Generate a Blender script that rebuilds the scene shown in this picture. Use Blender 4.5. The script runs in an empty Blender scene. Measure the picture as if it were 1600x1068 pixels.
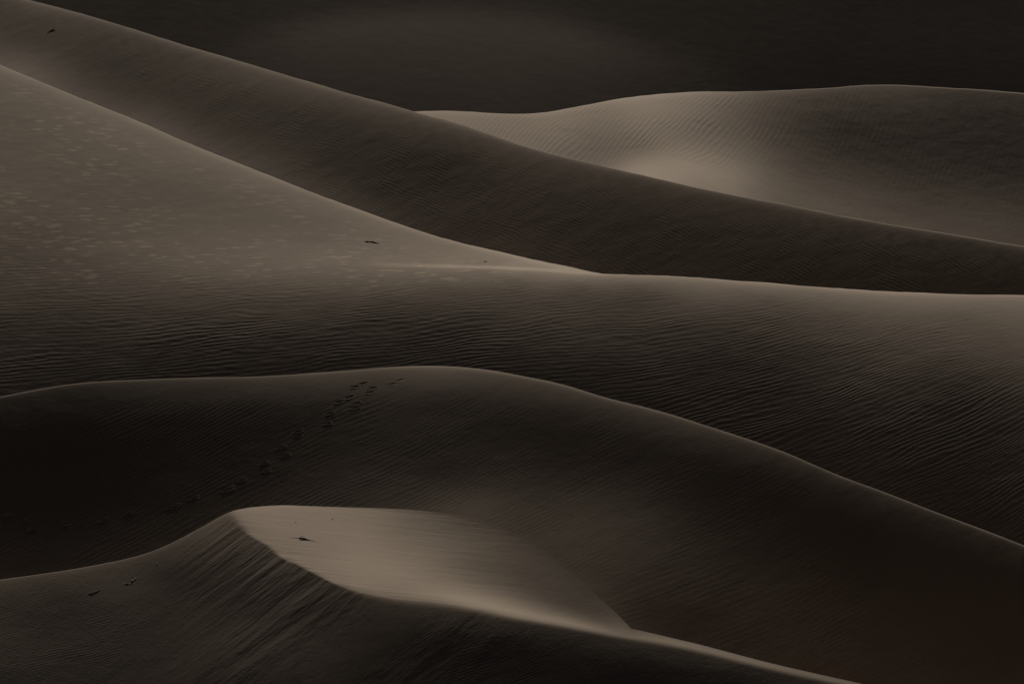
import bpy, math, random
import numpy as np

# ------------------------------------------------------------------ camera, sky, sun, exposure
scene = bpy.context.scene
H_CAM = 60.0
PITCH = math.radians(8.0)
LENS, SENSOR = 200.0, 36.0
cam_data = bpy.data.cameras.new("camera")
cam = bpy.data.objects.new("camera", cam_data)
scene.collection.objects.link(cam)
cam_data.lens = LENS
cam_data.sensor_width = SENSOR
cam_data.clip_start = 1.0
cam_data.clip_end = 8000.0
cam.location = (0, 0, H_CAM)
cam.rotation_euler = (math.pi / 2 - PITCH, 0, 0)
scene.camera = cam

SUN_EL = math.radians(26.0)
SUN_AZ = math.radians(1.0)            # seen from the camera: straight behind the dunes
LV = np.array([math.sin(SUN_AZ) * math.cos(SUN_EL), math.cos(SUN_AZ) * math.cos(SUN_EL), math.sin(SUN_EL)])
world = bpy.data.worlds.new("World")
scene.world = world
world.use_nodes = True
wn = world.node_tree
wn.nodes.clear()
sky = wn.nodes.new("ShaderNodeTexSky")
sky.sky_type = 'NISHITA'
sky.sun_disc = False
sky.sun_elevation = SUN_EL
sky.sun_rotation = SUN_AZ
bg = wn.nodes.new("ShaderNodeBackground")
bg.inputs[1].default_value = 0.006
wo = wn.nodes.new("ShaderNodeOutputWorld")
wn.links.new(sky.outputs[0], bg.inputs[0])
wn.links.new(bg.outputs[0], wo.inputs[0])
sun_data = bpy.data.lights.new("sun", 'SUN')
sun_data.energy = 4.3
sun_data.angle = math.radians(2.0)
sun_data.color = (1.0, 0.93, 0.82)
sun = bpy.data.objects.new("sun", sun_data)
scene.collection.objects.link(sun)
sun.rotation_euler = (math.pi / 2 - SUN_EL, 0, -SUN_AZ + math.pi)
sun.location = (-60, 300, 200)
scene.view_settings.view_transform = 'Standard'
scene.view_settings.look = 'None'
scene.view_settings.exposure = 0.0
scene.view_settings.gamma = 1.0

# ------------------------------------------------------------------ helpers
F = LENS / SENSOR * 1600.0            # focal length in photo pixels
SP, CP = math.sin(PITCH), math.cos(PITCH)

def fwd(v): return F * CP - (v - 534.0) * SP
def tanp(v): return (F * SP + (v - 534.0) * CP) / fwd(v)
def world_pt(u, v, Y):
    return Y * (u - 800.0) / fwd(v), Y, H_CAM - Y * tanp(v)

def spline(pts):
    """natural cubic through points, straight outside"""
    p = np.array(pts, float); x, y = p[:, 0], p[:, 1]; n = len(x)
    h = np.diff(x); A = np.eye(n); b = np.zeros(n)
    for i in range(1, n - 1):
        A[i, i-1] = h[i-1]; A[i, i] = 2 * (h[i-1] + h[i]); A[i, i+1] = h[i]
        b[i] = 6 * ((y[i+1] - y[i]) / h[i] - (y[i] - y[i-1]) / h[i-1])
    m = np.linalg.solve(A, b)
    def f(q):
        q = np.asarray(q, float); qc = np.clip(q, x[0], x[-1])
        i = np.clip(np.searchsorted(x, qc) - 1, 0, n - 2)
        a = (x[i+1] - qc) / h[i]; c = (qc - x[i]) / h[i]
        r = a * y[i] + c * y[i+1] + ((a**3 - a) * m[i] + (c**3 - c) * m[i+1]) * h[i]**2 / 6
        s0 = (y[1] - y[0]) / h[0]; s1 = (y[-1] - y[-2]) / h[-1]
        return r + np.where(q < x[0], s0 * (q - x[0]) * .6, 0) + np.where(q > x[-1], s1 * (q - x[-1]) * .6, 0)
    return f

def joined(f1, f2, at):
    return lambda q: np.where(np.asarray(q) < at, f1(q), f2(q))

def rbf(pts, lam=3.0, sx=1.0, sy=1.0):
    """smooth thin plate through scattered (x, y, value)"""
    P = np.array(pts, float); X = P[:, 0] / 100 * sx; Yv = P[:, 1] / 100 * sy; Z = P[:, 2]; n = len(P)
    def U(d2): return d2 * np.log(d2 + 1e-9) * .5
    K = U((X[:, None] - X)**2 + (Yv[:, None] - Yv)**2) + lam * 0.02 * np.eye(n)
    Q = np.stack([np.ones(n), X, Yv], 1)
    M = np.zeros((n + 3, n + 3)); M[:n, :n] = K; M[:n, n:] = Q; M[n:, :n] = Q.T
    w = np.linalg.solve(M, np.concatenate([Z, np.zeros(3)]))
    lo, hi = Z.min() * .85, Z.max() * 1.08
    def f(u, v):
        u = np.clip(u, -40, 1640) / 100 * sx; v = np.asarray(v) / 100 * sy
        r = w[n] + w[n+1] * u + w[n+2] * v
        for k in range(n): r = r + w[k] * U((u - X[k])**2 + (v - Yv[k])**2)
        return np.clip(r, lo, hi)
    return f

def to_lin(g):
    g = np.asarray(g, float) / 255
    return np.where(g < .04045, g / 12.92, ((g + .055) / 1.055)**2.4)

def blur(a, su, sv):
    for ax, s in ((1, su), (0, sv)):
        if s <= 0: continue
        r = int(3 * s) + 1; k = np.exp(-.5 * (np.arange(-r, r + 1) / s)**2); k /= k.sum()
        pad = [(0, 0), (0, 0)]; pad[ax] = (r, r)
        b = np.pad(a, pad, mode='edge'); out = np.zeros_like(a)
        n = a.shape[ax]
        for i, kk in enumerate(k):
            out += kk * (b[i:i+n, :] if ax == 0 else b[:, i:i+n])
        a = out
    return a

def smooth(a, b, x):
    t = np.clip((x - a) / (b - a), 0, 1); return t * t * (3 - 2 * t)

def pnoise(x, y, seed):
    """smooth value noise on arrays"""
    def hsh(i, j):
        n = np.sin(i * 127.1 + j * 311.7 + seed * 74.7) * 43758.5453
        return n - np.floor(n)
    i, j = np.floor(x), np.floor(y); fx, fy = x - i, y - j
    fx = fx * fx * (3 - 2 * fx); fy = fy * fy * (3 - 2 * fy)
    return ((hsh(i, j) * (1-fx) + hsh(i+1, j) * fx) * (1-fy) + (hsh(i, j+1) * (1-fx) + hsh(i+1, j+1) * fx) * fy) * 2 - 1

def grid_normals(X, Y, Z):
    Xu, Yu, Zu = (np.gradient(a, axis=1) for a in (X, Y, Z))
    Xv, Yv, Zv = (np.gradient(a, axis=0) for a in (X, Y, Z))
    nx = Yu * Zv - Zu * Yv; ny = Zu * Xv - Xu * Zv; nz = Xu * Yv - Yu * Xv
    sg = np.where(nz < 0, -1, 1) / (np.sqrt(nx**2 + ny**2 + nz**2) + 1e-12)
    return nx * sg, ny * sg, nz * sg

K_TONE, AMB = 0.42, 0.014             # linear picture value = K * (AMB + n.L)

def solve_dune(u, vc, vb, vr, y0, tone, kappa, nq, iters=48, smax=.58, nup=60, lat=8, calm=None):
    """front face of a dune: the line vr stands at depth y0 per column, its slopes follow the light it catches"""
    ta = np.linspace(0, 1, nup)[:, None]; c = .25
    tb = np.linspace(0, 1, nq - nup + 1)[1:, None]
    V = np.concatenate([vc + (vr - vc) * ta * ta * (1 + c) / (ta + c), vr + (vb - vr) * (.75 * tb + .25 * tb * tb)])
    Ug = np.broadcast_to(u, V.shape)
    T = to_lin(tone(Ug, V)) / K_TONE - AMB
    T = np.clip(np.where(T < 0, T * 2, T), -.03, .8)
    s = (LV[2] - T * 1.1) / LV[1]
    tp = tanp(V)
    du = u[1] - u[0]
    kb = smooth(nup - 8, nup + 30, np.arange(nq))[:, None]
    def integrate(s):
        w = np.clip(s + tp, .05, None)
        capw = (kappa(u) if callable(kappa) else kappa) * np.sqrt(np.maximum(V - vc, 1e-6))
        w = 1 / np.sqrt(1 / w**2 + 1 / np.maximum(capw, 1e-5)**2)
        wm = .5 * (w[1:] + w[:-1])
        I = np.concatenate([np.zeros((1, len(u))), np.cumsum(np.diff(tp, axis=0) / wm, axis=0)])
        Y = np.exp(np.log(y0) - (I - I[nup - 1]))
        return Y * (1 - kb) + blur(Y, lat / du, 0) * kb
    for it in range(iters):
        Yd = integrate(s)
        X, Yw, Z = world_pt(Ug, V, Yd)
        nx, ny, nz = grid_normals(X, Yw, Z)
        nl = nx * LV[0] + ny * LV[1] + nz * LV[2]
        e = np.maximum(nl, -.06) - T
        b = (24, 12, 6, 3)[min(it // 12, 3)]
        err = blur(np.clip(e, -.15, .15), b / du * 2, b / 5)
        s = s + .5 * err / LV[1]
        s = smax - .012 * np.logaddexp(0, (smax - s) / .012)      # never steeper than sand can lie
        s = np.maximum(s, -.12)
        s = blur(s, (10 if it < 40 else 4) / du, .8)
        if calm is not None: s = s * (1 - calm(u)) + blur(s, 22 / du, 0) * calm(u)
    Yd = integrate(s)
    return V, Yd, T, nl

def mesh_from_grid(name, X, Y, Z, attrs, mat):
    nr, nc = X.shape
    co = np.stack([X, Y, Z], -1).reshape(-1, 3).astype(np.float32)
    idx = np.arange(nr * nc).reshape(nr, nc)
    f = np.stack([idx[:-1, :-1], idx[1:, :-1], idx[1:, 1:], idx[:-1, 1:]], -1).reshape(-1, 4)
    me = bpy.data.meshes.new(name)
    me.vertices.add(len(co)); me.vertices.foreach_set("co", co.ravel())
    me.loops.add(f.size); me.loops.foreach_set("vertex_index", f.ravel().astype(np.int32))
    me.polygons.add(len(f)); me.polygons.foreach_set("loop_start", np.arange(0, f.size, 4, dtype=np.int32))
    me.polygons.foreach_set("loop_total", np.full(len(f), 4, dtype=np.int32))
    me.update(calc_edges=True); me.validate()
    me.shade_smooth()
    for k, a in attrs.items():
        at = me.attributes.new(k, 'FLOAT', 'POINT'); at.data.foreach_set("value", np.ascontiguousarray(a, dtype=np.float32).ravel())
    me.materials.append(mat)
    o = bpy.data.objects.new(name, me); scene.collection.objects.link(o)
    return o

# ------------------------------------------------------------------ sand
def sand_material(name, angle, wavelength, height, col=(.247, .185, .132), fork=1.0, flow=False, specks=False, wob=1.0, und_amp=.03, gabor=0.0, even=.12, grain_amp=.004):
    """wind rippled sand; ripple crests run at `angle` (radians) in plan"""
    m = bpy.data.materials.new(name); m.use_nodes = True
    nt = m.node_tree; N = nt.nodes; L = nt.links; N.clear()
    def nd(t, **kw):
        n = N.new(t)
        for k, v in kw.items(): setattr(n, k, v)
        return n
    def math_(op, a, b=None, c=None):
        n = nd("ShaderNodeMath", operation=op)
        for i, q in enumerate((a, b, c)):
            if q is None: continue
            if isinstance(q, (int, float)): n.inputs[i].default_value = q
            else: L.new(q, n.inputs[i])
        return n.outputs[0]
    geo = nd("ShaderNodeTexCoord"); pos = geo.outputs['Object']
    def noise(vec, scale, detail=2, rough=.5):
        n = nd("ShaderNodeTexNoise"); n.inputs['Scale'].default_value = scale
        n.inputs['Detail'].default_value = detail; n.inputs['Roughness'].default_value = rough
        L.new(vec, n.inputs['Vector']); return n.outputs['Fac']
    sep = nd("ShaderNodeSeparateXYZ"); L.new(pos, sep.inputs[0])
    ca, sa = math.cos(angle), math.sin(angle)
    along = math_('ADD', math_('MULTIPLY', sep.outputs[0], ca), math_('MULTIPLY', sep.outputs[1], sa))
    across = math_('ADD', math_('MULTIPLY', sep.outputs[0], -sa), math_('MULTIPLY', sep.outputs[1], ca))
    bend = nd("ShaderNodeAttribute", attribute_name="bend")
    across = math_('ADD', across, bend.outputs['Fac'])
    comb = nd("ShaderNodeCombineXYZ"); L.new(math_('MULTIPLY', along, .35), comb.inputs[0]); L.new(across, comb.inputs[1])
    rv = comb.outputs[0]
    wl = wavelength
    ph = math_('MULTIPLY', across, 1 / wl)
    n1 = noise(rv, .16 / wl, 1); n2 = noise(rv, .55 / wl, 2)
    n0 = noise(rv, .035 / wl, 1)
    ph = math_('ADD', ph, math_('MULTIPLY', math_('SUBTRACT', n0, .5), 9.0 * wob))
    ph = math_('ADD', ph, math_('MULTIPLY', math_('SUBTRACT', n1, .5), 4.2 * fork))
    ph = math_('ADD', ph, math_('MULTIPLY', math_('SUBTRACT', n2, .5), 1.1 * fork))
    # asymmetric ripple: gentle windward side, short lee side
    fr = math_('FRACT', ph)
    up = math_('DIVIDE', fr, .64); dn = math_('DIVIDE', math_('SUBTRACT', 1.0, fr), .36)
    tri = math_('MINIMUM', up, dn)
    rip = math_('SMOOTH_MIN', tri, .86, .35)
    if gabor:
        gb = nd("ShaderNodeTexGabor"); gb.gabor_type = '2D'
        wcomb = nd("ShaderNodeCombineXYZ")
        L.new(math_('MULTIPLY', math_('ADD', across, math_('MULTIPLY', math_('SUBTRACT', n0, .5), 5.0 * wl)), 1 / wl), wcomb.inputs[0]); L.new(math_('MULTIPLY', along, .42 / wl), wcomb.inputs[1])
        gb.inputs['Scale'].default_value = .5; gb.inputs['Frequency'].default_value = 2.0; gb.inputs['Anisotropy'].default_value = 1.0
        L.new(wcomb.outputs[0], gb.inputs['Vector'])
        gv = gb.outputs['Value']
        rip = math_('ADD', math_('MULTIPLY', rip, 1 - gabor), math_('MULTIPLY', gv, gabor * 1.5))
    amp = nd("ShaderNodeAttribute", attribute_name="ripple")
    vary = noise(pos, .10 / wl, 2)
    vary = math_('MINIMUM', math_('MAXIMUM', math_('MULTIPLY', math_('SUBTRACT', vary, .33), 4.0), even), 1.35)
    hgt = math_('MULTIPLY', math_('MULTIPLY', math_('MULTIPLY', rip, amp.outputs['Fac']), vary), height)
    grain = noise(pos, 9.0, 3, .7)
    und = noise(pos, .55, 3, .55)
    hgt = math_('ADD', hgt, math_('MULTIPLY', grain, grain_amp))
    hgt = math_('ADD', hgt, math_('MULTIPLY', und, und_amp))
    if flow:
        fa = nd("ShaderNodeAttribute", attribute_name="flow_across"); fl = nd("ShaderNodeAttribute", attribute_name="flow_along")
        fs = nd("ShaderNodeAttribute", attribute_name="flow")
        c2 = nd("ShaderNodeCombineXYZ"); L.new(fa.outputs['Fac'], c2.inputs[0]); L.new(math_('MULTIPLY', fl.outputs['Fac'], .045), c2.inputs[1])
        st = noise(c2.outputs[0], .11, 4, .62)
        hgt = math_('ADD', hgt, math_('MULTIPLY', math_('MULTIPLY', st, fs.outputs['Fac']), .036))
    sp_out = None
    if specks:
        sm = nd("ShaderNodeAttribute", attribute_name="specks")
        vo = nd("ShaderNodeTexVoronoi"); vo.inputs['Scale'].default_value = 1.5; vo.inputs['Randomness'].default_value = 1
        wv = nd("ShaderNodeVectorMath", operation='ADD')
        nz = nd("ShaderNodeTexNoise"); nz.inputs['Scale'].default_value = 2.2; L.new(pos, nz.inputs['Vector'])
        spc = nd("ShaderNodeVectorMath", operation='MULTIPLY'); spc.inputs[1].default_value = (.85, 1.9, 1.0); L.new(pos, spc.inputs[0])
        nzs = nd("ShaderNodeVectorMath", operation='SCALE'); nzs.inputs['Scale'].default_value = .5
        L.new(spc.outputs[0], wv.inputs[0]); L.new(nz.outputs['Color'], nzs.inputs[0]); L.new(nzs.outputs[0], wv.inputs[1])
        L.new(wv.outputs[0], vo.inputs['Vector'])
        d = math_('SUBTRACT', 1.0, math_('DIVIDE', vo.outputs['Distance'], .42)); d = math_('MAXIMUM', d, 0)
        clus = math_('MAXIMUM', math_('MULTIPLY', math_('SUBTRACT', noise(pos, .30, 3), .39), 5.0), 0)
        clus = math_('MINIMUM', clus, 1.0)
        sp_out = math_('MULTIPLY', math_('MULTIPLY', d, clus), sm.outputs['Fac'])
    bump = nd("ShaderNodeBump"); bump.inputs['Strength'].default_value = 1.0; bump.inputs['Distance'].default_value = 1.0
    L.new(hgt, bump.inputs['Height'])
    # colour: two sands, drifted together in patches, darker coarse grain in the ripple troughs
    ramp = nd("ShaderNodeMix", data_type='RGBA')
    ramp.inputs['A'].default_value = (col[0] * .90, col[1] * .885, col[2] * .88, 1)
    ramp.inputs['B'].default_value = (col[0] * 1.08, col[1] * 1.10, col[2] * 1.12, 1)
    blot = noise(pos, .09, 4, .6)
    fac = math_('ADD', math_('MULTIPLY', math_('SUBTRACT', blot, .5), 2.2), .5)
    fac = math_('ADD', fac, math_('MULTIPLY', math_('SUBTRACT', grain, .5), .9))
    L.new(fac, ramp.inputs['Factor'])
    out = ramp.outputs['Result']
    if sp_out is not None:
        mx = nd("ShaderNodeMix", data_type='RGBA'); L.new(math_('MINIMUM', math_('MULTIPLY', sp_out, 1.0), .60), mx.inputs['Factor'])
        L.new(out, mx.inputs['A']); mx.inputs['B'].default_value = (col[0] * 2.0, col[1] * 2.0, col[2] * 2.0, 1)
        out = mx.outputs['Result']
    b = nd("ShaderNodeBsdfPrincipled"); b.inputs['Roughness'].default_value = .95
    b.inputs['Specular IOR Level'].default_value = .08
    L.new(out, b.inputs['Base Color']); L.new(bump.outputs[0], b.inputs['Normal'])
    o = nd("ShaderNodeOutputMaterial"); L.new(b.outputs[0], o.inputs[0])
    return m

# ------------------------------------------------------------------ crest lines as they show in the photo
C1 = spline([(560,190),(600,180),(665,174),(700,173.5),(740,175),(790,177.5),(830,177.5),(870,173),(920,163),(970,154),(1020,148),(1080,144),(1150,143),(1220,141),(1300,137),(1350,133),(1385,132),(1430,134),(1500,138),(1600,145)])
C2 = spline([(-120,-45),(0,-12),(45,0),(150,28),(300,75),(400,103),(500,133),(600,161),(660,178),(720,195),(800,222),(900,250),(1000,273),(1080,291),(1200,315),(1300,334),(1400,352),(1500,368),(1600,385)])
C3 = joined(spline([(-100,60),(0,102),(100,143),(200,183),(300,226),(400,266),(500,305),(600,342),(700,374),(800,398),(870,413),(940,427)]),
            spline([(940,427),(1050,431),(1150,438),(1250,446),(1350,453),(1450,458),(1600,461)]), 940)
C4 = spline([(-80,640),(0,620),(60,608),(130,598),(200,594),(300,590),(400,588),(470,584),(540,579),(600,574),(650,571.5),(690,571.5),(730,574),(770,579),(820,588),(880,601),(950,622),(1000,634),(1080,657),(1160,683),(1240,712),(1300,738),(1380,768),(1450,795),(1530,825),(1600,852)])
C5 = joined(spline([(-80,918),(0,905),(60,897),(130,886),(200,872),(240,860),(280,842),(320,820),(345,806),(360,799),(380,794),(410,790.5),(440,789),(480,790),(540,792),(600,794),(650,797),(700,803),(750,814),(800,833),(850,862),(900,900),(940,936),(970,964),(986,981)]),
            spline([(986,981),(1040,993.5),(1100,1008),(1200,1034),(1300,1057),(1350,1068),(1500,1100),(1600,1120)]), 986)

# ------------------------------------------------------------------ how light each part of each dune reads (slopes are solved from it)
SWELL = spline([(200,120),(300,78),(400,45),(500,22),(600,12),(680,9),(780,14),(900,34),(1000,60),(1100,92),(1200,128),(1400,180)])
def f0(u, v):
    """the far slope: dark to the right, a soft swell standing in front of it"""
    base = np.interp(u, [-100, 200, 500, 800, 1100, 1300, 1700], [31, 32, 33, 34, 30, 27, 27]) - 4 * smooth(40, 180, v)
    d = v - SWELL(u)
    win = smooth(230, 560, u) * (1 - smooth(820, 1250, u))
    return base + 14 * win * smooth(-26, 34, d) * np.exp(-np.maximum(d - 30, 0) / 170)
T1 = [(660,185,99.0),(700,185,100.8),(800,190,99.0),(800,215,97.2),(870,200,100.8),(950,180,100.8),(1000,165,110.0),(1000,200,98.0),(1000,235,92.0),(1000,262,118.0),(940,245,85.5),(1080,265,115.0),(1150,275,100.0),(1100,200,86.0),(1100,165,95.0),(1080,300,105.0),(1200,160,67.2),(1200,200,61.4),(1200,250,73.0),(1200,310,80.6),(1250,290,69.9),(1300,310,69.0),(1300,150,54.6),(1300,200,42.2),(1300,250,50.2),(1400,145,52.8),(1400,200,39.6),(1400,250,41.4),(1400,300,56.2),(1450,340,61.2),(1500,160,44.0),(1500,200,37.8),(1500,250,37.8),(1500,300,49.3),(1550,350,59.1),(1600,165,42.2),(1600,210,36.1),(1600,260,36.1),(1600,320,49.3),(1600,370,57.1)]
T2 = [(50,12,60.5),(50,50,50.4),(0,0,55.4),(0,40,52.1),(0,80,63.8),(0,98,72.2),(100,90,53.8),(50,110,72.2),(100,135,67.2),(150,45,53.8),(150,100,47.0),(200,90,47.0),(200,150,52.1),(200,175,63.8),(250,190,62.8),(300,90,54.2),(300,130,47.0),(300,170,46.1),(300,215,61.5),(400,115,60.0),(400,150,48.4),(400,190,43.6),(400,250,56.1),(500,145,60.0),(500,175,46.0),(500,220,41.0),(500,270,45.0),(500,300,53.0),(600,172,58.0),(600,205,44.0),(600,250,37.0),(600,300,37.0),(600,335,45.0),(700,205,54.0),(700,240,37.0),(700,320,38.4),(700,365,37.0),(800,235,52.0),(800,270,42.0),(800,350,36.0),(800,390,38.4),(900,262,50.0),(900,300,40.8),(900,370,33.6),(900,412,34.8),(1000,284,48.0),(1000,320,38.4),(1000,370,32.4),(1000,425,30.0),(1100,305,46.0),(1100,340,37.2),(1100,430,28.8),(1200,326,44.0),(1200,360,36.0),(1200,435,26.4),(1300,345,42.0),(1300,380,33.6),(1300,445,25.2),(1400,362,40.0),(1400,400,31.2),(1400,450,24.0),(1500,378,38.0),(1500,415,28.8),(1500,455,24.0),(1600,395,38.0),(1600,430,27.6),(1600,460,24.0)]
T3 = [(0,115,84),(0,160,76),(0,250,72),(0,330,68),(0,400,58),(0,450,55.0),(0,520,40.7),(0,590,31.3),(100,160,84),(100,230,74),(100,330,70),(100,400,65),(100,450,57.2),(100,520,39.6),(100,590,28.1),(200,200,85),(200,260,75),(200,330,72),(200,400,74),(200,440,63.8),(200,520,41.6),(200,580,28.1),(300,240,86),(300,300,74),(300,370,80),(300,410,80),(300,440,70.4),(300,500,46.2),(300,570,27.0),(400,280,88),(400,330,78),(400,390,86),(400,420,84),(400,450,68.2),(400,500,47.3),(400,570,27.0),(500,320,88),(500,370,84),(500,405,94),(500,425,86),(500,450,70.4),(500,500,46.2),(500,560,28.8),(600,355,94),(600,390,94),(600,410,98),(600,430,86),(600,460,63.8),(600,510,40.7),(600,560,28.8),(700,385,98),(700,403,102),(700,415,104),(700,430,88),(700,460,63.8),(700,510,39.6),(700,560,27.6),(800,405,108),(800,419,114),(800,435,82),(800,465,61.6),(800,520,43.6),(800,570,26.4),(900,427,112),(900,445,75),(900,480,56.1),(900,530,42.2),(900,590,25.2),(1000,435,95),(1000,450,70),(1000,490,52.8),(1000,540,39.6),(1000,620,24.0),(1100,443,92),(1100,465,72.6),(1100,500,51.7),(1100,560,33.6),(1100,650,24.0),(1200,450,92),(1200,470,68),(1200,510,51.7),(1200,570,33.6),(1200,680,22.8),(1300,458,92),(1300,480,72),(1300,520,55.0),(1300,580,39.6),(1300,700,22.8),(1400,465,95),(1400,490,75),(1400,530,59.4),(1400,600,40.9),(1400,740,21.6),(1500,468,95),(1500,490,78),(1500,540,61.6),(1500,610,34.6),(1500,780,19.4),(1600,470,95),(1600,500,80),(1600,550,63.8),(1600,620,40.4),(1600,820,19.4)]
T4 = [(0,635,27),(0,660,19),(0,720,13),(0,800,14),(0,850,20),(0,895,28),(100,612,32),(100,650,19),(100,750,13),(100,820,17),(100,875,27),(200,606,37),(200,650,21),(200,720,14),(200,800,19),(200,850,28),(300,602,42),(300,650,23),(300,720,18),(300,780,23),(300,820,27),(400,600,46),(400,640,27),(400,700,22),(400,760,26),(400,780,29),(500,593,52),(500,640,30),(500,700,28),(500,760,33),(500,785,36),(600,586,56),(600,640,33),(600,700,31),(600,750,36),(600,785,42),(680,582,64),(700,620,38),(700,680,31),(700,740,33.1),(700,780,50),(750,790,54),(800,598,54),(800,640,31),(800,690,28),(800,740,34.8),(800,780,47),(800,815,50),(900,618,50),(900,660,28),(900,710,26),(900,760,37),(900,820,48),(900,870,47),(1000,648,46),(1000,690,26),(1000,740,27),(1000,800,40),(1000,880,41),(1000,960,33),(1100,678,42),(1100,720,22),(1100,770,22),(1100,830,30),(1100,900,34),(1100,980,26),(1200,708,39),(1200,750,19),(1200,800,17),(1200,860,25),(1200,930,30),(1200,1010,27),(1300,748,35),(1300,790,17),(1300,840,13),(1300,900,19),(1300,980,26),(1300,1040,24),(1400,788,32),(1400,830,15),(1400,880,12),(1400,940,17),(1400,1030,22),(1500,826,29),(1500,870,12),(1500,920,10),(1500,980,15),(1500,1050,20),(1600,865,27),(1600,905,11),(1600,960,9),(1600,1010,13),(1600,1060,17),(880,905,50),(935,952,47),(965,1000,44)]
BROW3 = spline([(-100,450),(0,440),(200,425),(400,416),(560,413),(680,415),(800,420),(940,430),(1050,434),(1150,441),(1250,449),(1350,456),(1450,461),(1600,464)])
# the sharp front dune: above its brow (lit), below its brow (shaded slip face)
BROW = spline([(330,806),(350,801),(362,803),(372,815),(385,832),(410,848),(440,868),(470,885),(500,900),(525,912),(560,924),(600,932),(650,938),(700,943),(750,952),(800,963),(850,972),(900,981),(950,991),(1000,999),(1100,1019),(1200,1044),(1300,1066),(1400,1090),(1600,1135)])
REF5 = spline([(-80,930),(0,917),(60,910),(130,900),(200,887),(240,874),(280,858),(315,842),(345,832),(372,830),(400,844),(440,868),(470,885),(500,900),(525,912),(560,924),(600,932),(650,938),(700,943),(750,952),(800,963),(850,972),(900,981),(950,991),(1000,1001),(1100,1023),(1200,1048),(1300,1072),(1400,1095),(1600,1140)])
YREF5 = spline([(-340,150),(-80,150.5),(150,151),(350,151),(450,149.3),(600,146),(800,143.8),(986,142),(1350,139),(1600,137)])
T5U = [(340,805,60),(370,800,98),(400,800,105),(420,830,103),(450,850,102),(450,800,106),(450,870,100),(550,800,102),(550,840,108),(550,880,112),(550,915,108),(600,900,116),(620,925,104),(650,802,82),(650,850,94),(650,890,108),(650,925,112),(700,810,66),(700,850,84),(700,890,92),(700,930,124),(750,820,60),(750,870,74),(750,910,84),(750,938,122),(800,840,60),(800,862,68),(800,880,64),(800,920,78),(800,950,120),(850,868,54),(850,900,60),(850,940,68),(850,962,112),(900,905,52),(900,940,58),(900,960,68),(900,972,112),(950,945,50),(950,970,56),(950,982,94),(1000,992,100),(1100,1012,96),(1200,1036,92),(1300,1060,86),(1600,1120,80),(0,915,52),(200,885,50),(300,835,54)]
T5L = [(0,915,52),(0,950,43),(0,1000,43.2),(0,1060,35.6),(100,905,50),(100,940,39),(100,1000,39.4),(100,1060,34.3),(200,885,50),(200,920,45.7),(200,980,38.1),(200,1060,35.6),(270,855,52),(270,900,37),(300,980,40.6),(300,1060,35.6),(330,825,58),(330,870,44),(370,870,46),(360,820,58),(400,920,40),(400,870,48),(400,1000,43.2),(400,1060,35.6),(420,870,50),(450,890,46),(480,910,42),(500,930,38),(480,1000,40.6),(540,940,37),(560,980,36.8),(600,950,40.6),(600,980,31.8),(600,1040,27.9),(500,1060,33.0),(700,955,44.5),(700,985,26.7),(700,1050,22.9),(800,975,38.1),(800,1000,24.1),(800,1060,19.1),(900,990,38.1),(900,1020,22.9),(900,1060,17.8),(1000,1008,38.1),(1000,1040,21.6),(1100,1030,35.6),(1100,1060,21.6),(1200,1056,31.8),(1300,1085,27.9),(1600,1150,25.4),(800,1120,17.8),(200,1130,33.0)]

f1, f2, f3, f4, f5u, f5l = (rbf(t, lam=.5, sy=1.6) for t in (T1, T2, T3, T4, T5U, T5L))

RIDGE3 = spline([(480,411),(560,412.5),(680,415.5),(760,417.5),(850,421.5),(940,427.5),(1000,431)])
def tone3(u, v):
    return f3(u, v) + 26 * np.exp(-((v - RIDGE3(u)) / 2.4)**2) * smooth(520, 690, u) * (1 - smooth(900, 960, u))

def tone5(u, v):
    br = BROW(u) + smooth(345, 380, u) * (1 - smooth(650, 950, u)) * (pnoise(u / 17, u * 0, 5) * 3.2 + pnoise(u / 6.5, u * 0, 9) * 1.6)
    wd = np.interp(u, [300, 345, 372, 400, 500, 560, 620, 700, 800, 900, 1000, 1600], [14, 6, 2.0, 1.6, 1.8, 5, 12, 12, 9, 7, 6, 6])
    k = smooth(-1, 1, (v - br) / wd)
    k = np.where(u < 340, 1.0, k)
    return f5u(u, v) * (1 - k) + f5l(u, v) * k

def rim(tone, crest, amount, width):
    """the rounded crest itself, catching the low sun"""
    def f(u, v):
        a = amount(u) if callable(amount) else amount
        return tone(u, v) + a * np.exp(-np.maximum(v - crest(u), 0) / width)
    return f

def bent(pts):
    f = rbf(pts, lam=5, sy=1.5); return f

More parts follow.
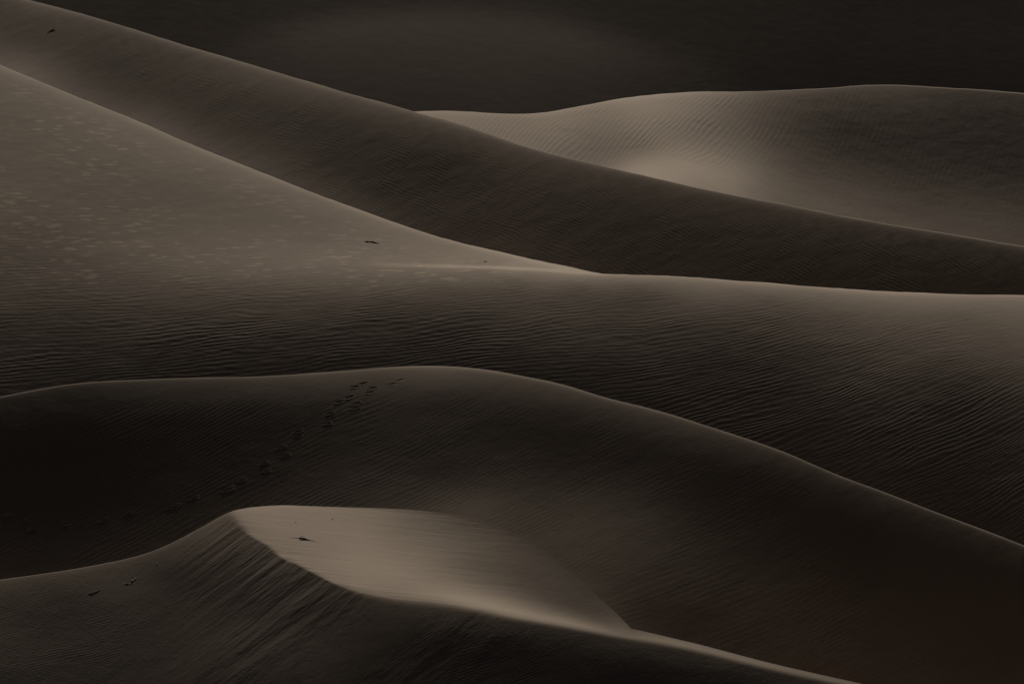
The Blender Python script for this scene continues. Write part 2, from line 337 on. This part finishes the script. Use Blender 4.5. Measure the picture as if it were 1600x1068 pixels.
ALL = {}
def build_dune(name, label, crest, vb, vref, y0, tone, kappa, mat, du=4.0, nq=260, back=.32, ripple=None, extra=None, umin=-340, umax=1940, smax=.58, alpha=.4, dents=None, calm=None, wob=1.0):
    u = np.arange(umin, umax + 1, du)
    vc = crest(u) + wob * (.7 * pnoise(u / 55, u * 0, len(name)) + .3 * pnoise(u / 13, u * 0, len(name) + 3))
    # beyond the sides of the photo the outline levels off
    ref = vref(u) if vref else vc + 14
    ref = np.maximum(ref, vc + 4)
    bot = np.maximum(vb(u), ref + 45)
    bot = blur(bot[None, :], 40 / du, 0)[0]; bot = np.maximum(bot, ref + 30)
    # the crest line keeps much of its height where it comes lower in view, so it also comes nearer
    Y0 = y0(u) * (tanp(ref[len(u) // 2]) / tanp(ref))**alpha
    V, Yd, T, NL = solve_dune(u, vc, bot, ref, Y0, tone, kappa, nq, smax=smax, calm=calm)
    Ug = np.broadcast_to(u, V.shape)
    X, Y, Z = world_pt(Ug, V, Yd)
    ALL[name] = dict(u=u, V=V, Y=Y, X=X.copy(), Z=Z.copy(), T=T, NL=NL)
    if dents: dents(name, X, Y, Z)
    # foot: runs out under the next dune
    nf = 24
    st = np.linspace(0, 1, nf + 1)[1:, None]
    dist = 26 * st**1.3
    Yf = Y[-1] - dist
    sl = (Z[-1] - Z[-4]) / (Y[-1] - Y[-4] + 1e-9)
    sl = np.clip(blur(sl[None, :], 8, 0)[0], .0, .5)
    Zf = Z[-1] - sl * 5 * (1 - np.exp(-dist / 5)) - .03 * dist
    Xf = X[-1] / Y[-1] * Yf
    # lee of the crest, away from the camera
    nb = 46
    sb = (np.linspace(0, 1, nb + 1)[1:, None])
    db = 46 * sb**2.8
    s0 = -tanp(vc) - .05
    sc = 2.2
    Yb = Y[0] + db
    Zb = Z[0] + s0 * sc * (1 - np.exp(-db / sc)) - back * (db - sc * (1 - np.exp(-db / sc)))
    Xb = X[0] / Y[0] * Yb
    Xa = np.concatenate([Xb[::-1], X, Xf]); Ya = np.concatenate([Yb[::-1], Y, Yf]); Za = np.concatenate([Zb[::-1], Z, Zf])
    def full(a): return np.concatenate([np.repeat(a[:1], nb, 0), a, np.repeat(a[-1:], nf, 0)])
    at = {}
    rp = ripple(Ug, V) if ripple else np.ones_like(V)
    at["ripple"] = full(np.clip(rp, 0, 1.5))
    at["bend"] = np.zeros_like(at["ripple"])
    if extra: extra(at, Ug, V, X, Y, Z, full)
    o = mesh_from_grid(name, Xa, Ya, Za, at, mat)
    o["kind"] = "structure"; o["label"] = label
    print(name, 'depth %.0f..%.0f z %.1f..%.1f foot %.0f' % (Y.min(), Y.max(), Z.min(), Z.max(), Yf.min()))
    return o

# ------------------------------------------------------------------ finding a spot on a dune, and the trail of prints
def spot(name, u, v):
    """world point and surface normal of a dune where the photo shows (u, v)"""
    d = ALL[name]; us = d['u']; k = int(np.clip(np.searchsorted(us, u) - 1, 1, len(us) - 3)); f = (u - us[k]) / (us[k+1] - us[k])
    def at(vv, key): return (1 - f) * np.interp(vv, d['V'][:, k], d[key][:, k]) + f * np.interp(vv, d['V'][:, k+1], d[key][:, k+1])
    P = np.array([at(v, 'X'), at(v, 'Y'), at(v, 'Z')])
    A = np.array([at(v + 2, q) - at(v - 2, q) for q in 'XYZ'])
    k2 = k + 1
    B = np.array([np.interp(v, d['V'][:, k2+1], d[q][:, k2+1]) - np.interp(v, d['V'][:, k2-2], d[q][:, k2-2]) for q in 'XYZ'])
    n = np.cross(A, B); n = n / np.linalg.norm(n)
    if n[2] < 0: n = -n
    return P, n

#          u    v   length  width  turn(deg)  depth
PRINTS = [(626,594,.30,.15,35,.030),(614,600,.30,.15,30,.035),(568,599,.34,.17,35,.060),(555,604,.34,.17,30,.060),(582,606,.36,.16,25,.055),(578,613,.34,.15,25,.040),
          (546,620,.36,.18,35,.065),(530,627,.34,.17,30,.060),(557,630,.34,.18,30,.050),(555,637,.34,.15,25,.040),(515,645,.32,.17,25,.065),(512,661,.30,.16,20,.055),
          (466,673,.34,.18,25,.070),(466,680,.28,.14,20,.040),(439,698,.32,.16,25,.065),(446,711,.32,.17,20,.060),(413,723,.32,.15,20,.065),(416,735,.30,.15,20,.060),
          (377,749,.34,.16,20,.075),(356,764,.42,.18,25,.070),(302,777,.34,.16,20,.075),(271,791,.46,.18,20,.070),(201,801,.34,.16,20,.075),(161,812,.36,.15,20,.070),
          (102,817,.34,.20,20,.070),(51,826,.30,.15,20,.060),(38,813,.22,.14,20,.045),(11,804,.28,.14,20,.055)]
PLACED = []
def dent_prints(name, X, Y, Z):
    for (u, v, ln, wd, turn, dp) in PRINTS:
        wd, dp = wd * .8, dp * (.17 if v < 670 else .42)
        P, n = spot(name, u, v)
        PLACED.append((P, n))
        t = math.radians(turn)
        dx, dy = X - P[0], Y - P[1]
        a = (dx * math.cos(t) + dy * math.sin(t)) / (ln / 2); b = (-dx * math.sin(t) + dy * math.cos(t)) / (wd / 2)
        rho = np.sqrt(a * a + b * b)
        Z -= (dp + .012) * (1 - smooth(.62, .98, rho))

# ------------------------------------------------------------------ materials
mat0 = sand_material("far sand", .3, 1.1, .0005, und_amp=.010)
mat1 = sand_material("right dune sand", math.radians(74), .42, .030, even=.4, fork=.5, wob=.5, und_amp=.02)
mat2 = sand_material("diagonal dune sand", math.radians(-57), .19, .0017, grain_amp=.0022, fork=.6, wob=.8, und_amp=.015)
mat3 = sand_material("rippled dune sand", math.radians(2), .27, .0054, specks=True, even=.5, gabor=.35, und_amp=.02)
mat4 = sand_material("middle dune sand", math.radians(36), .20, .0014, grain_amp=.0018, fork=.6, wob=.8, und_amp=.010)
mat5 = sand_material("front dune sand", math.radians(20), .10, .0009, grain_amp=.0025, fork=.5, flow=True, und_amp=.010)
mat_g = sand_material("plain sand", .2, .6, .03)

# ------------------------------------------------------------------ the dunes, far to near
vb0 = lambda u: np.maximum(np.where(u > 660, C1(u), C2(u)), 150) + 40
build_dune("far_dune", "dark far dune behind all the others with a faint paler swell", lambda u: -110 + 0 * u, vb0, None, lambda u: 620 + .02 * u, f0, .12, mat0, du=8, nq=160)
vb1 = lambda u: np.maximum(C2(u), C1(u)) + 40
r1 = rbf([(660,180,.3),(800,190,.5),(900,200,1),(950,230,1.3),(1000,220,1.3),(1050,190,.9),(1000,160,.3),(1000,262,.15),(1100,200,.7),(1100,240,.5),(1150,280,.12),(1200,200,.25),(1300,200,.15),(1200,260,.1),(1400,250,.1),(1600,200,.1),(1600,350,.05),(1300,310,.1)])
build_dune("right_dune", "pale dune on the right whose lit hollow darkens to the right edge", C1, vb1, None, lambda u: 420 + .004 * (u - 1000), rim(f1, C1, 14, 5), .5, mat1, umin=480, ripple=r1)
vb2 = lambda u: C3(u) + 40
build_dune("diagonal_dune", "long dark dune running down from upper left to right edge", C2, vb2, None, lambda u: 330 - .01 * u, rim(f2, C2, 26, 5), .6, mat2, ripple=lambda u, v: smooth(8, 40, v - C2(u)) * (.5 + .5 * smooth(0, 500, u)) * smooth(-200, 150, u + v - 60))
vb3 = lambda u: C4(u) + 40
r3 = rbf([(0,150,.1),(0,300,.25),(0,400,.6),(0,480,1),(0,590,1.1),(200,300,.1),(200,380,.3),(200,430,.9),(200,520,1.2),(200,580,1.1),(400,300,.05),(400,390,.15),(400,430,.8),(400,500,1.2),(600,400,.1),(600,440,1),(600,520,1.2),(800,410,.1),(800,450,1),(800,540,1.2),(1000,440,.5),(1000,480,1.1),(1000,600,1.1),(1200,455,.4),(1200,500,1.1),(1400,480,.6),(1400,560,1.2),(1600,480,.5),(1600,560,1.2),(1500,720,1.1)])
def extra3(at, Ug, V, X, Y, Z, full):
    # the ripple field swings round as it goes to the right
    x = full(X); y = full(Y)
    at["bend"] = -.016 * np.maximum(x - 4, 0)**2 * smooth(0, 1, (236 - y) / 20)
    sp = smooth(C3(Ug) + 8, C3(Ug) + 40, V) * (1 - smooth(430, 470, V)) * (1 - smooth(700, 1000, Ug) * .7)
    at["specks"] = full(sp)
build_dune("rippled_dune", "broad dune with pale flat top and rippled dark front face", C3, vb3, lambda u: BROW3(u) + 7 * (1 - smooth(880, 1000, u)), lambda u: 235 - u * .004, rim(tone3, C3, 24, 4), .6, mat3, ripple=r3, nq=320, extra=extra3)
def extra4(at, Ug, V, X, Y, Z, full):
    at["bend"] = .60 * 1.5 * np.logaddexp(0, (full(X) - .3) / 1.5)
vb4 = lambda u: np.maximum(np.maximum(C5(u), 840) + 45, np.where(u > 1000, 1130, 0))
build_dune("middle_dune", "dark rounded dune crossed by a trail of footprints", C4, vb4, None, lambda u: 185 - .004 * (u - 600), rim(f4, C4, lambda u: 24 + 14 * smooth(560, 680, u), 2.6), .8, mat4, wob=.3, alpha=.5, du=2.5, nq=400, dents=dent_prints, extra=extra4, ripple=lambda u, v: smooth(20, 60, v - C4(u)) * (1 - .45 * smooth(500, 900, u)))
def extra5(at, Ug, V, X, Y, Z, full):
    br = BROW(Ug)
    dv = V - br
    # flow lines: nearly level over the lit top, curving down to the left on the slip face
    up = V + .10 * (Ug - 400) * -1
    k = smooth(0, 90, dv)
    uc = Ug.copy()
    for _ in range(25):
        uc = .5 * uc + .5 * (Ug + np.maximum(V - BROW(uc), 0) * 1.35)
    lo = BROW(uc) - .10 * (uc - 400)
    at["flow_across"] = full(np.where(dv < 0, up, lo))
    at["flow_along"] = full(Ug)
    fs = smooth(250, 400, Ug) * (1 - smooth(620, 900, Ug)) * .9 + .12
    fs = fs * np.where(dv < 0, .35 + .65 * np.exp(dv / 22), 1.0 - .35 * smooth(30, 150, dv))
    at["flow"] = full(fs)
vb5 = lambda u: np.maximum(1150, C5(u) + 80)
build_dune("front_dune", "nearest dune with bright sharp-edged top and dark slip face", C5, vb5, REF5, YREF5, rim(tone5, C5, lambda u: 14 - 14 * smooth(330, 620, u), 4), lambda u: .8 + 3 * smooth(340, 420, u) + 25 * smooth(520, 720, u) * (1 - smooth(975, 990, u)), mat5, alpha=0, wob=.3, calm=lambda u: smooth(500, 600, u), du=2.0, nq=420, ripple=lambda u, v: smooth(20, 60, v - BROW(u)) * (1 - .9 * smooth(200, 300, u) * (1 - smooth(480, 650, u))), extra=extra5)

# base ground under everything, out to the horizon
g = np.linspace(-1, 1, 60); gx = np.sign(g) * np.abs(g)**2.2 * 6000
GX, GY = np.meshgrid(gx, gx + 200)
zg = min(d['Z'].min() for d in ALL.values()) - 3
GZ = np.full_like(GX, zg) + pnoise(GX / 160, GY / 160, 3) * 1.5
o = mesh_from_grid("ground", GX, GY, GZ, {"ripple": np.ones_like(GX), "bend": np.zeros_like(GX)}, mat_g)
o["kind"] = "structure"; o["label"] = "sand desert floor between and beyond the dunes"

# ------------------------------------------------------------------ small things lying on the sand
def tagged(o, label, cat, group=None):
    o["label"] = label; o["category"] = cat
    if group: o["group"] = group
    return o

def mesh_obj(name, verts, faces, mat, parent=None, loc=(0, 0, 0)):
    me = bpy.data.meshes.new(name); me.from_pydata([tuple(map(float, v)) for v in verts], [], faces); me.update(); me.shade_smooth()
    me.materials.append(mat)
    o = bpy.data.objects.new(name, me); scene.collection.objects.link(o); o.location = loc
    if parent: o.parent = parent
    return o

def footprint(i, spec, placed):
    (u, v, ln, wd, turn, dp), (P, n) = spec, placed
    wd, dp = wd * .8, dp * (.17 if v < 670 else .42)
    t = math.radians(turn); nr, na = 16, 36
    verts, faces = [], []
    for r in range(nr + 1):
        rho = r / nr * 1.45
        for k in range(na):
            a = 2 * math.pi * k / na
            wob = 1 + .06 * math.sin(2 * a + i) + .05 * math.sin(3 * a + 2.1 * i) + (.04 * math.sin(5 * a + i * .7) if r > nr * .4 else 0)
            la, lb = rho * math.cos(a) * ln / 2 * wob, rho * math.sin(a) * wd / 2 * wob * (1 + .18 * math.cos(a))
            x = la * math.cos(t) - lb * math.sin(t); y = la * math.sin(t) + lb * math.cos(t)
            base = -(n[0] * x + n[1] * y) / n[2]
            if rho < 1: h = -dp * (1 - rho**2.6) * (1 + .25 * math.cos(a) * rho)
            else: h = 0
            h += dp * (.10 if i < 12 else .04) * math.exp(-((rho - 1.10) / .15)**2) * (1 - math.sin(a) * .8)
            h += .002 - .04 * max(0, rho - 1.14)
            verts.append((x, y, base + h))
            if r == 0: break
    def idx(r, k): return 0 if r == 0 else 1 + (r - 1) * na + k % na
    for r in range(nr):
        for k in range(na):
            if r == 0: faces.append((0, idx(1, k), idx(1, k + 1)))
            else: faces.append((idx(r, k), idx(r + 1, k), idx(r + 1, k + 1), idx(r, k + 1)))
    return mesh_obj("footprint", verts, faces, mat_print, loc=P)

mat_print = sand_material("trodden sand", math.radians(36), .20, .0, und_amp=.01)
FP_LABELS = [
 "faint footprint nearest the crest, topmost and rightmost of the trail", "faint shallow footprint just below and left of the topmost one",
 "deep footprint in the upper cluster, closest to the crest there", "footprint with pale rim at the upper cluster's left end",
 "long footprint at the upper cluster's right end", "shallow print pressed just under the upper cluster's long right print",
 "dark footprint at the top of the second cluster", "footprint at the left end of the second cluster",
 "broad footprint at the right end of the second cluster", "shallow print just under the second cluster's broad right print",
 "upper footprint of the close pair left below the second cluster", "lower footprint of the close pair left below the second cluster",
 "wide dark footprint standing alone mid trail, with a shallow scuff under it", "shallow scuff right under the wide dark footprint mid trail",
 "upper footprint of the offset pair midway down the dark slope", "lower footprint of the offset pair midway down the dark slope",
 "upper footprint of the last pair above the bright dune tip", "lower footprint of the last pair above the bright dune tip",
 "short dark footprint above and left of the bright dune tip", "long slanting footprint just left of the bright dune tip, below a short one",
 "short footprint up and right of the longest stretched print", "longest stretched footprint, in the lower left part of the trail",
 "sixth footprint from the left edge, small and dark", "slim footprint, fifth from the left edge of the photo",
 "broad footprint with trodden edge, fourth from the left edge", "lowest footprint of the whole trail, near the left edge",
 "small faint footprint just above the lowest one near the left edge", "footprint at the very left edge, last of the trail"]
for i, (spec, placed) in enumerate(zip(PRINTS, PLACED)):
    tagged(footprint(i, spec, placed), FP_LABELS[i], "footprint", "footprints crossing the shaded dune face")

def simple_mat(name, col, rough=.85):
    m = bpy.data.materials.new(name); m.use_nodes = True; nt = m.node_tree; b = nt.nodes["Principled BSDF"]
    nz = nt.nodes.new("ShaderNodeTexNoise"); nz.inputs['Scale'].default_value = 30; nz.inputs['Detail'].default_value = 4
    mx = nt.nodes.new("ShaderNodeMix"); mx.data_type = 'RGBA'
    mx.inputs['A'].default_value = (*[c * .6 for c in col], 1); mx.inputs['B'].default_value = (*[c * 1.3 for c in col], 1)
    tc = nt.nodes.new("ShaderNodeTexCoord"); nt.links.new(tc.outputs['Object'], nz.inputs['Vector'])
    nt.links.new(nz.outputs['Fac'], mx.inputs['Factor']); nt.links.new(mx.outputs['Result'], b.inputs['Base Color'])
    b.inputs['Roughness'].default_value = rough
    return m
wood_dark = simple_mat("weathered dark wood", (.035, .026, .018)); wood_pale = simple_mat("bleached wood", (.62, .56, .46)); stone_m = simple_mat("dark stone", (.05, .043, .035)); grass_m = simple_mat("dry grass", (.05, .04, .026))

def tube(path, radii, seg=8):
    """tapered tube through points, closed at both ends"""
    V3 = [np.array(p, float) for p in path]; verts, faces = [], []
    up = np.array([0, 0, 1.0])
    for i, p in enumerate(V3):
        d = V3[min(i + 1, len(V3) - 1)] - V3[max(i - 1, 0)]; d /= np.linalg.norm(d)
        a = np.cross(d, up); a /= max(np.linalg.norm(a), 1e-6); b = np.cross(a, d)
        for k in range(seg):
            t = 2 * math.pi * k / seg
            verts.append(p + radii[i] * (math.cos(t) * a + math.sin(t) * b))
    for i in range(len(V3) - 1):
        for k in range(seg):
            faces.append((i * seg + k, i * seg + (k + 1) % seg, (i + 1) * seg + (k + 1) % seg, (i + 1) * seg + k))
    faces.append(tuple(range(seg))[::-1]); faces.append(tuple((len(V3) - 1) * seg + k for k in range(seg)))
    return verts, faces

def laid(dune, pts, lift):
    """points of the photo laid on a dune, lifted off the sand by `lift` each"""
    P0, _ = spot(dune, *pts[0]); out = []
    for (u, v), h in zip(pts, lift):
        P, n = spot(dune, u, v); out.append(P - P0 + np.array([0, 0, h]))
    return P0, out

def stick(name, dune, label, cat, mat, stem, branches):
    P0, path = laid(dune, stem[0], stem[1])
    root = bpy.data.objects.new(name, None); scene.collection.objects.link(root); root.location = P0
    root.empty_display_size = .1
    v, f = tube(path, stem[2]); mesh_obj("stem", v, f, mat, root)
    for (pts, lift, rad) in branches:
        P1, path = laid(dune, pts, lift)
        path = [p + (P1 - P0) for p in path]
        v, f = tube(path, rad); mesh_obj("side_branch", v, f, mat, root)
    return tagged(root, label, cat)

stick("driftwood_stick", "rippled_dune", "dark curved stick half buried on the flat pale dune top", "stick", wood_dark,
      ([(569,377.5),(573,377.2),(578,377.6),(583,378.2),(588,379.6),(594,381.2)], [-.005,.012,.008,.016,.010,-.004], [.008,.022,.017,.022,.014,.005]),
      [([(579,377.6),(576,378.4),(572,379.4)], [.008,.006,-.004], [.010,.007,.003])])
stick("dry_twig", "front_dune", "dark knobbly twig with thin trailing ends on the bright front dune", "twig", wood_dark,
      ([(449,839.6),(458,840.2),(466,840.4),(471,840.6),(476,842.0),(482,843.3),(489,844.8),(500,846.8)], [-.002,.001,.004,.020,.018,.008,.003,-.002], [.003,.004,.006,.022,.022,.010,.006,.003]),
      [([(474,841.4),(471,842.6),(467,843.0)], [.035,.02,.0], [.014,.009,.004]), ([(472,840.6),(474,839.4)], [.03,.07], [.010,.004])])
stick("bleached_stick", "front_dune", "pale straight stick lying on the shaded lower left slope", "stick", wood_pale,
      ([(138,927.6),(143,926.2),(149,923.6),(154,921.6),(159,920)], [-.001,.001,.001,.0,-.003], [.004,.006,.006,.004,.002]),
      [([(148,924),(152,924.4),(156,924)], [.001,.0,-.002], [.003,.003,.002])])
stick("bleached_twig", "front_dune", "pale bent twig right of the straight stick on the shaded slope", "twig", wood_pale,
      ([(193,909.5),(196,911),(199,911.4),(202,911),(206,910.2)], [-.003,.0,.001,.0,-.003], [.003,.005,.005,.004,.002]),
      [([(200,911.3),(202,912.6)], [.0,-.002], [.003,.002])])

def pebble(name, dune, u, v, size, label, cat, mat, seed, flat=.5, wide=1.5, group=None):
    P, n = spot(dune, u, v); rnd = random.Random(seed); verts, faces = [], []; nr, na = 8, 12
    ph = [rnd.uniform(0, 6.3) for _ in range(4)]
    for i in range(nr + 1):
        th = math.pi * i / nr
        for k in range(na):
            a = 2 * math.pi * k / na
            r = size * (1 + .16 * math.sin(2 * a + ph[0]) * math.sin(th) + .12 * math.sin(3 * a + ph[1]) * math.sin(th) + .12 * math.sin(3 * th + ph[2]))
            verts.append((r * wide * math.sin(th) * math.cos(a), r * math.sin(th) * math.sin(a), r * flat * math.cos(th) + size * flat * .1))
    for i in range(nr):
        for k in range(na):
            faces.append((i * na + k, (i + 1) * na + k, (i + 1) * na + (k + 1) % na, i * na + (k + 1) % na))
    return tagged(mesh_obj(name, verts, faces, mat, loc=P), label, cat, group)
pebble("stone", "rippled_dune", 758.5, 408.5, .038, "tiny dark stone on the pale dune top near its bright brow", "stone", stone_m, 1, flat=.55, wide=1.5)
pebble("stone", "front_dune", 462, 815.5, .018, "tiny dark stone above the knobbly twig on the bright front dune", "stone", stone_m, 2)
pebble("stone", "front_dune", 519, 811, .021, "small grey stone right of the twig, high on the bright front dune", "stone", stone_m, 3)
pebble("wood_chip", "front_dune", 207.5, 905.6, .020, "pale wood chip up and right of the bent twig", "wood chip", wood_pale, 4, flat=.4, wide=1.7)
pebble("wood_chip", "front_dune", 211.5, 903.2, .013, "smallest pale wood chip beside the larger chip above the bent twig", "wood chip", wood_pale, 5, flat=.4, wide=1.6)
pebble("wood_chip", "front_dune", 246, 879.5, .014, "pale wood chip high on the left slope, nearest the dark ridge line", "wood chip", wood_pale, 6, flat=.4, wide=1.3)

# a dead tuft of grass on the far upper left dune
P0, n0 = spot("diagonal_dune", 80, 47.5)
tuft = bpy.data.objects.new("grass_tuft", None); scene.collection.objects.link(tuft); tuft.location = P0
tagged(tuft, "small dark dead grass tuft on the long dune at upper left", "grass tuft")
rnd = random.Random(4)
verts, faces = [], []
for k in range(26):
    a = rnd.uniform(0, 2 * math.pi); ln = rnd.uniform(.02, .04); lean = rnd.uniform(.8, 1.4)
    if k < 9: a = (math.pi if k % 2 else 0) + rnd.uniform(-.25, .25); ln = rnd.uniform(.16, .28); lean = 1.56
    p = [(rnd.uniform(-.06, .06), rnd.uniform(-.03, .03), 0)]
    for q in (1, 2, 3, 4):
        s_ = q / 4; bend_ = lean * s_
        p.append((p[0][0] + math.cos(a) * ln * s_ * math.sin(bend_ + .2), p[0][1] + math.sin(a) * ln * s_ * math.sin(bend_ + .2), max(.004, ln * s_ * (.10 if k < 9 else .5))))
    p = [(x_, y_, z_ - (n0[0] * x_ + n0[1] * y_) / n0[2]) for x_, y_, z_ in p]
    v, f = tube(p, [.012, .011, .009, .006, .003], 5); o0 = len(verts)
    verts += v; faces += [tuple(i + o0 for i in q) for q in f]
mesh_obj("blades", verts, faces, grass_m, tuft)
v, f = tube([(0, 0, -.02), (.01, 0, .006), (.0, .01, .016)], [.016, .013, .006], 9)
mesh_obj("root_clump", v, f, grass_m, tuft)
